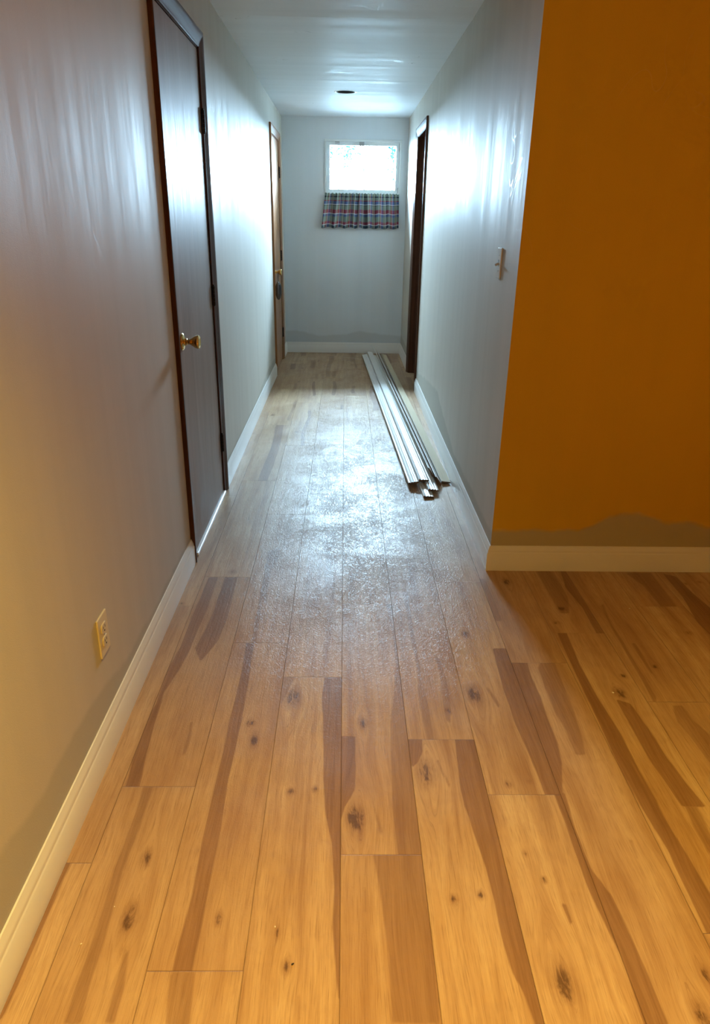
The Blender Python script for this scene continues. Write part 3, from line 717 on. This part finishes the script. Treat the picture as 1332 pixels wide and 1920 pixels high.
# ------------------------------------------------------------------ curtains hung on a rod under the window
rod_z = 1.578
r0 = empty('curtain_rod', (.17, D-.0165, rod_z)); tag(r0, 'thin white curtain rod under the window running through the plaid curtain tops', 'curtain rod')
lathe('rod', [(.001, -.366), (.005, -.366), (.005, .366), (.001, .366)], Matrix.Rotation(math.pi/2, 4, 'Y'), M['trim'], r0, 16)
for sx_ in (-.360, .360):
    b_ = box('rod_bracket', sx_-.006, sx_+.006, -.006, .0163, -.012, .012, M['trim'], r0, .001)
def curtain(xa, xb, ba, bb, folds, seed, label):
    """xa,xb: ends at the rod; ba,bb: ends at the hem"""
    rg = random.Random(seed); NU, NV = 150, 36; zt, zb = 1.612, 1.286
    ph = [rg.uniform(0, 6.28) for _ in range(6)]
    V, UVs, F = [], [], []
    for j in range(NV+1):
        v = j/NV                                  # 0 hem, 1 top
        z = zb+(zt-zb)*v
        arc = 0; last = None
        for i in range(NU+1):
            s = i/NU; x = (ba+(bb-ba)*s)*(1-v)+(xa+(xb-xa)*s)*v
            amp = (.024*(1-v)**.5+.007)*(.75+.35*math.sin(s*9+ph[1]*2))
            f1 = math.sin(s*folds*6.283+ph[0]+.7*math.sin(s*5+ph[1]))
            f2 = math.sin(s*folds*2.3*6.283+ph[2])*(.25+.75*v)
            y = -.030 - (amp*f1+.004*f2)*(.35+.65*(1-min(1, abs(z-rod_z)/.02 if abs(z-rod_z) < .02 else 1)*0))
            if z > rod_z-.012: y -= .004*math.sin(s*folds*4*6.283+ph[3])
            x += .007*(1-v)*math.sin(s*folds*6.283+ph[0]+1.2)
            zz = z + (.006*math.sin(s*folds*6.283+ph[4])*(1-v)) + (.004*math.sin(s*folds*3*6.283+ph[5]) if j == NV else 0)
            y = min(y - .010, -.0245)
            V.append((x, D+y, zz)); UVs.append((s*(xb-xa)*1.75+seed*.13, v)); 
    for j in range(NV):
        for i in range(NU):
            a_ = j*(NU+1)+i; F.append((a_, a_+1, a_+NU+2, a_+NU+1))
    o = mesh('cafe_curtain', V, F, M['plaid'], smooth=True)
    ul = o.data.uv_layers.new(name='cloth')
    for lp in o.data.loops: ul.data[lp.index].uv = UVs[lp.vertex_index]
    md = o.modifiers.new('thick', 'SOLIDIFY'); md.thickness = .0012
    tag(o, label, 'curtain', 'plaid curtain panels under the window')
curtain(-.206, .150, -.246, .136, 3.4, 3, 'left gathered plaid curtain, flaring out to the left at its hem under the window')
curtain(.140, .548, .140, .560, 4.3, 8, 'right gathered plaid curtain under the window, its right edge hanging straight')

# ------------------------------------------------------------------ recessed light in the hall ceiling
hole_c = (-.007, 6.405)
rl = empty('recessed_light', (hole_c[0], hole_c[1], H)); tag(rl, 'round recessed ceiling light, unlit black baffle in a white ring, above the hallway', 'ceiling light')
def ring(name, prof, mat, par, seg=64):
    bm = bmesh.new(); rr = [[bm.verts.new((r*math.cos(2*math.pi*k/seg), r*math.sin(2*math.pi*k/seg), h)) for k in range(seg)] for r, h in prof]
    for a_, b_ in zip(rr, rr[1:]):
        for k in range(seg): bm.faces.new((a_[k], a_[(k+1) % seg], b_[(k+1) % seg], b_[k]))
    return from_bm(name, bm, mat, par, True)
ring('trim_ring', [(.0885, .0), (.0885, -.0015), (.086, -.0028), (.080, -.0030), (.0765, -.0015), (.0755, .0005)], M['trim'], rl)
ring('baffle', [(.0755, .0005), (.0700, .004), (.0705, .010), (.069, .012), (.0695, .022), (.068, .024), (.0685, .036), (.066, .040), (.064, .11), (.001, .112)], M['can'], rl)

# recessed downlights of the near room (behind and above the camera)
for i, (lx, ly, pw) in enumerate(LAMPS):
    q = empty('recessed_downlight', (lx, ly, H)); tag(q, 'lit recessed ceiling downlight behind the camera', 'ceiling light', 'lit downlights of the near room')
    lathe('trim_ring', [(.066, .0005), (.0885, .0005), (.0885, -.003), (.084, -.0065), (.074, -.007), (.066, -.003)], Matrix.Identity(4), M['trim'], q, 48)
    bm = bmesh.new(); bm_lathe(bm, [(.066, -.001), (.002, -.001)], Matrix.Identity(4), 32); from_bm('lamp_lens', bm, M['lamp'], q)
    ld = bpy.data.lights.new('downlight', 'SPOT'); ld.energy = pw; ld.color = WARM; ld.spot_size = math.radians(112); ld.spot_blend = 1.0; ld.shadow_soft_size = .06
    lo = bpy.data.objects.new('downlight', ld); link(lo, q); lo.location = (0, 0, -.02)

# ------------------------------------------------------------------ switch and outlets
def plate_mesh(bm, w_, h_, t_):
    bm_box(bm, -w_/2, w_/2, 0, t_, -h_/2, h_/2, .0022, 3)
def light_switch(loc, rz, label):
    """local frame: plate in xz, facing +y"""
    root = empty('light_switch', loc, rz); tag(root, label, 'light switch')
    bm = bmesh.new(); plate_mesh(bm, .071, .116, .0065); from_bm('cover_plate', bm, M['plate'], root)
    bm = bmesh.new()
    mt = Matrix.Translation((0, .006, -.001)) @ Matrix.Rotation(math.radians(28), 4, 'X')
    bmesh.ops.create_cube(bm, size=1.0, matrix=mt @ Matrix.Translation((0, .007, 0)) @ Matrix.Diagonal((.009, .019, .009, 1)))
    bmesh.ops.bevel(bm, geom=list(bm.edges), offset=.0012, segments=2, affect='EDGES')
    bmesh.ops.rotate(bm, verts=bm.verts, cent=(0, .006, 0), matrix=Matrix.Rotation(math.radians(-56), 3, 'X'))
    from_bm('toggle', bm, M['plate'], root)
    box('toggle_slot', -.0055, .0055, .0064, .0069, -.013, .013, M['black'], root)
    for z in (-.030, .030): lathe('screw', [(.0005, 0), (.0034, 0), (.003, .0013), (.0005, .0015)], Matrix.Translation((0, .0062, z)) @ Matrix.Rotation(-math.pi/2, 4, 'X'), M['screw'], root, 16)
light_switch((B, 2.985, 1.216), math.pi/2, 'white toggle light switch on the grey right hallway wall near the corner')
def outlet(loc, rz, mat, label):
    root = empty('wall_outlet', loc, rz); tag(root, label, 'outlet')
    bm = bmesh.new(); plate_mesh(bm, .071, .116, .0055); from_bm('cover_plate', bm, mat, root)
    for z in (-.0195, .0195):
        prof = []
        for k in range(40):
            a_ = 2*math.pi*k/40; prof.append((max(-.0172, min(.0172, .0195*math.cos(a_))), max(-.0143, min(.0143, .0172*math.sin(a_)))))
        bm = bmesh.new(); a0 = [bm.verts.new((x, .0050, z+q)) for x, q in prof]; a1 = [bm.verts.new((x, .0072, z+q)) for x, q in prof]; a2 = [bm.verts.new((x*.94, .0080, z+q*.94)) for x, q in prof]
        for u_, v_ in ((a0, a1), (a1, a2)):
            for k in range(40): bm.faces.new((u_[k], u_[(k+1) % 40], v_[(k+1) % 40], v_[k]))
        bm.faces.new(a2); rc = from_bm('receptacle', bm, mat, root)
        bm = bmesh.new()
        bm_box(bm, -.0075, -.0055, .0079, .0084, z-.001, z+.0075); bm_box(bm, .0055, .0075, .0079, .0084, z-.0005, z+.0065); bm_box(bm, -.0025, .0025, .0079, .0084, z-.0095, z-.0055, .0008)
        from_bm('slots', bm, M['black'], rc)
    lathe('screw', [(.0005, 0), (.0034, 0), (.003, .0012), (.0005, .0014)], Matrix.Translation((0, .0054, 0)) @ Matrix.Rotation(-math.pi/2, 4, 'X'), M['screw'], root, 16)
outlet((-A, 1.6185, .336), -math.pi/2, M['ivory'], 'ivory duplex wall outlet low on the left wall above the baseboard')
outlet((1.600, C, .375), math.pi, M['ivory'], 'ivory duplex outlet on the golden wall at the right edge of the photo')

# ------------------------------------------------------------------ pendant hanging on the far door's knob
pdn = empty('hanging_pendant', (-A+.034, 6.745, .905)); tag(pdn, 'dark faceted oval pendant hanging by a cord from the far brass door knob', 'pendant')
bm = bmesh.new(); pts = []
for k in range(25):
    a_ = math.pi*k/24
    pts.append(Vector((0, .0125*math.cos(a_), .0125*math.sin(a_)+.008)))
pts = [Vector((0, .002, -.075))] + [Vector((0, .0115, -.01))] + pts + [Vector((0, -.0115, -.01)), Vector((0, -.002, -.075))]
for a_, b_ in zip(pts, pts[1:]):
    z = (b_-a_).normalized(); e1 = Vector((1, 0, 0)); e2 = z.cross(e1)
    rr = [[bm.verts.new(c+(e1*math.cos(k*math.pi/3)+e2*math.sin(k*math.pi/3))*.0022) for k in range(6)] for c in (a_, b_)]
    for k in range(6): bm.faces.new((rr[0][k], rr[0][(k+1) % 6], rr[1][(k+1) % 6], rr[1][k]))
from_bm('cord', bm, M['cord'], pdn, True)
bm = bmesh.new(); bm_lathe(bm, [(.003, -.070), (.012, -.078), (.022, -.096), (.0285, -.120), (.0285, -.178), (.020, -.212), (.010, -.228), (.002, -.232)], Matrix.Rotation(.3, 4, 'Z'), 8)
from_bm('faceted_body', bm, M['gun'], pdn)
bm = bmesh.new(); bm_lathe(bm, [(.002, -.071), (.0045, -.071), (.0045, -.064), (.002, -.062)], Matrix.Identity(4), 16)
from_bm('cap', bm, M['silver'], pdn, True)

# ------------------------------------------------------------------ stack of casing strips on the floor
FL = [(-.0285, 0), (-.0285, .010), (-.027, .0135), (-.024, .015), (-.020, .0145), (-.018, .0115), (-.016, .0105), (-.0135, .012), (-.008, .013), (-.004, .0135), (-.002, .011), (.000, .0105), (.002, .0115),
      (.007, .0125), (.011, .0125), (.013, .0100), (.015, .0095), (.017, .0105), (.021, .0105), (.025, .0095), (.0275, .008), (.0285, .005), (.0285, 0)]
FLAT = [(-.030, 0), (-.030, .003), (-.028, .0045), (.024, .0115), (.028, .011), (.030, .0085), (.030, 0)]
def strip(p0, p1, roll, prof, mat, label, back=None):
    p0, p1 = Vector(p0), Vector(p1); d = (p1-p0).normalized()
    side = d.cross(Vector((0, 0, 1))).normalized(); up = side.cross(d).normalized()
    Rr = Matrix.Rotation(math.radians(roll), 3, d)
    o = path_profile('casing_strip', prof, (0, 0, 0), p1-p0, Rr @ side, Rr @ up, mat, n=8)
    o.location = p0
    # raw ends and, on some, a raw back
    o.data.materials.append(M['cutend'])
    for p in o.data.polygons:
        if abs(p.normal.dot(d)) > .9: p.material_index = 1
    if back:
        o.data.materials.append(back); bn = Rr @ up
        for p in o.data.polygons:
            if p.normal.dot(bn) < -.95: p.material_index = 2
    tag(o, label, 'trim board', 'casing strips stacked on the hallway floor')
    return o
G = 'white fluted casing strip '
strip((.4600, 3.485, .0012), (.295, 7.60, .0012), 0, FL, M['trim'], G+'on the floor, its near end sticking out furthest toward the camera')
strip((.492, 3.548, .0165), (.322, 7.60, .0165), 2, FL, M['trim'], G+'second longest at the near end, lying over the lowest one')
strip((.393, 3.640, .0245), (.2245, 7.60, .0235), -14, FL, M['trim'], G+'on top at the left edge of the stack')
strip((.450, 3.655, .0335), (.281, 7.72, .0325), 0, FL, M['trim'], G+'on top in the middle of the stack, beside the leftmost one')
strip((.492, 3.730, .0610), (.326, 7.80, .0600), 64, FLAT, M['trim'], 'narrow white casing strip standing on its thin edge right of the fluted ones')
strip((.530, 3.672, .0295), (.369, 7.74, .0295), 62, [(q[0]*1.0, q[1]) for q in FLAT], M['trim'], 'plain white trim board leaning between the fluted strips and the raw pine one')
strip((.5815, 3.705, .0165), (.434, 7.72, .0165), 188, [(q[0]*.86, q[1]) for q in FLAT], M['trim'], 'trim board lying face down at the right, raw pine back with small knots showing', M['pine'])

# ------------------------------------------------------------------ crumbs on the floor
def crumb(x, y, s, mat, label):
    bm = bmesh.new(); bmesh.ops.create_icosphere(bm, subdivisions=2, radius=1.0)
    rg = random.Random(int(x*1000))
    for v in bm.verts: v.co = Vector((v.co.x*s*1.5, v.co.y*s, v.co.z*s*.6))*(1+.25*rg.uniform(-1, 1))
    o = from_bm('crumb', bm, mat); o.location = (x, y, s*.5); o.rotation_euler = (0, 0, rg.uniform(0, 3))
    tag(o, label, 'crumb', 'crumbs on the floor')
crumb(.861, 1.821, .0022, M['crumb'], 'tiny white crumb on the amber floor beside a knot')
crumb(1.111, 2.345, .0018, M['crumb'], 'tiny white crumb on the floor near the golden wall')
crumb(-.4816, 1.073, .0011, M['crumb'], 'tiny pale crumb on the floor near the left baseboard, the further of two')
crumb(-.524, .989, .0015, M['crumb'], 'tiny pale crumb on the floor near the left baseboard, the nearer of two')
crumb(-.133, 1.026, .0013, M['crumb'], 'tiny pale crumb on the light plank at the front')
crumb(-.091, .946, .0020, M['speck'], 'tiny dark splinter on the light plank at the front')
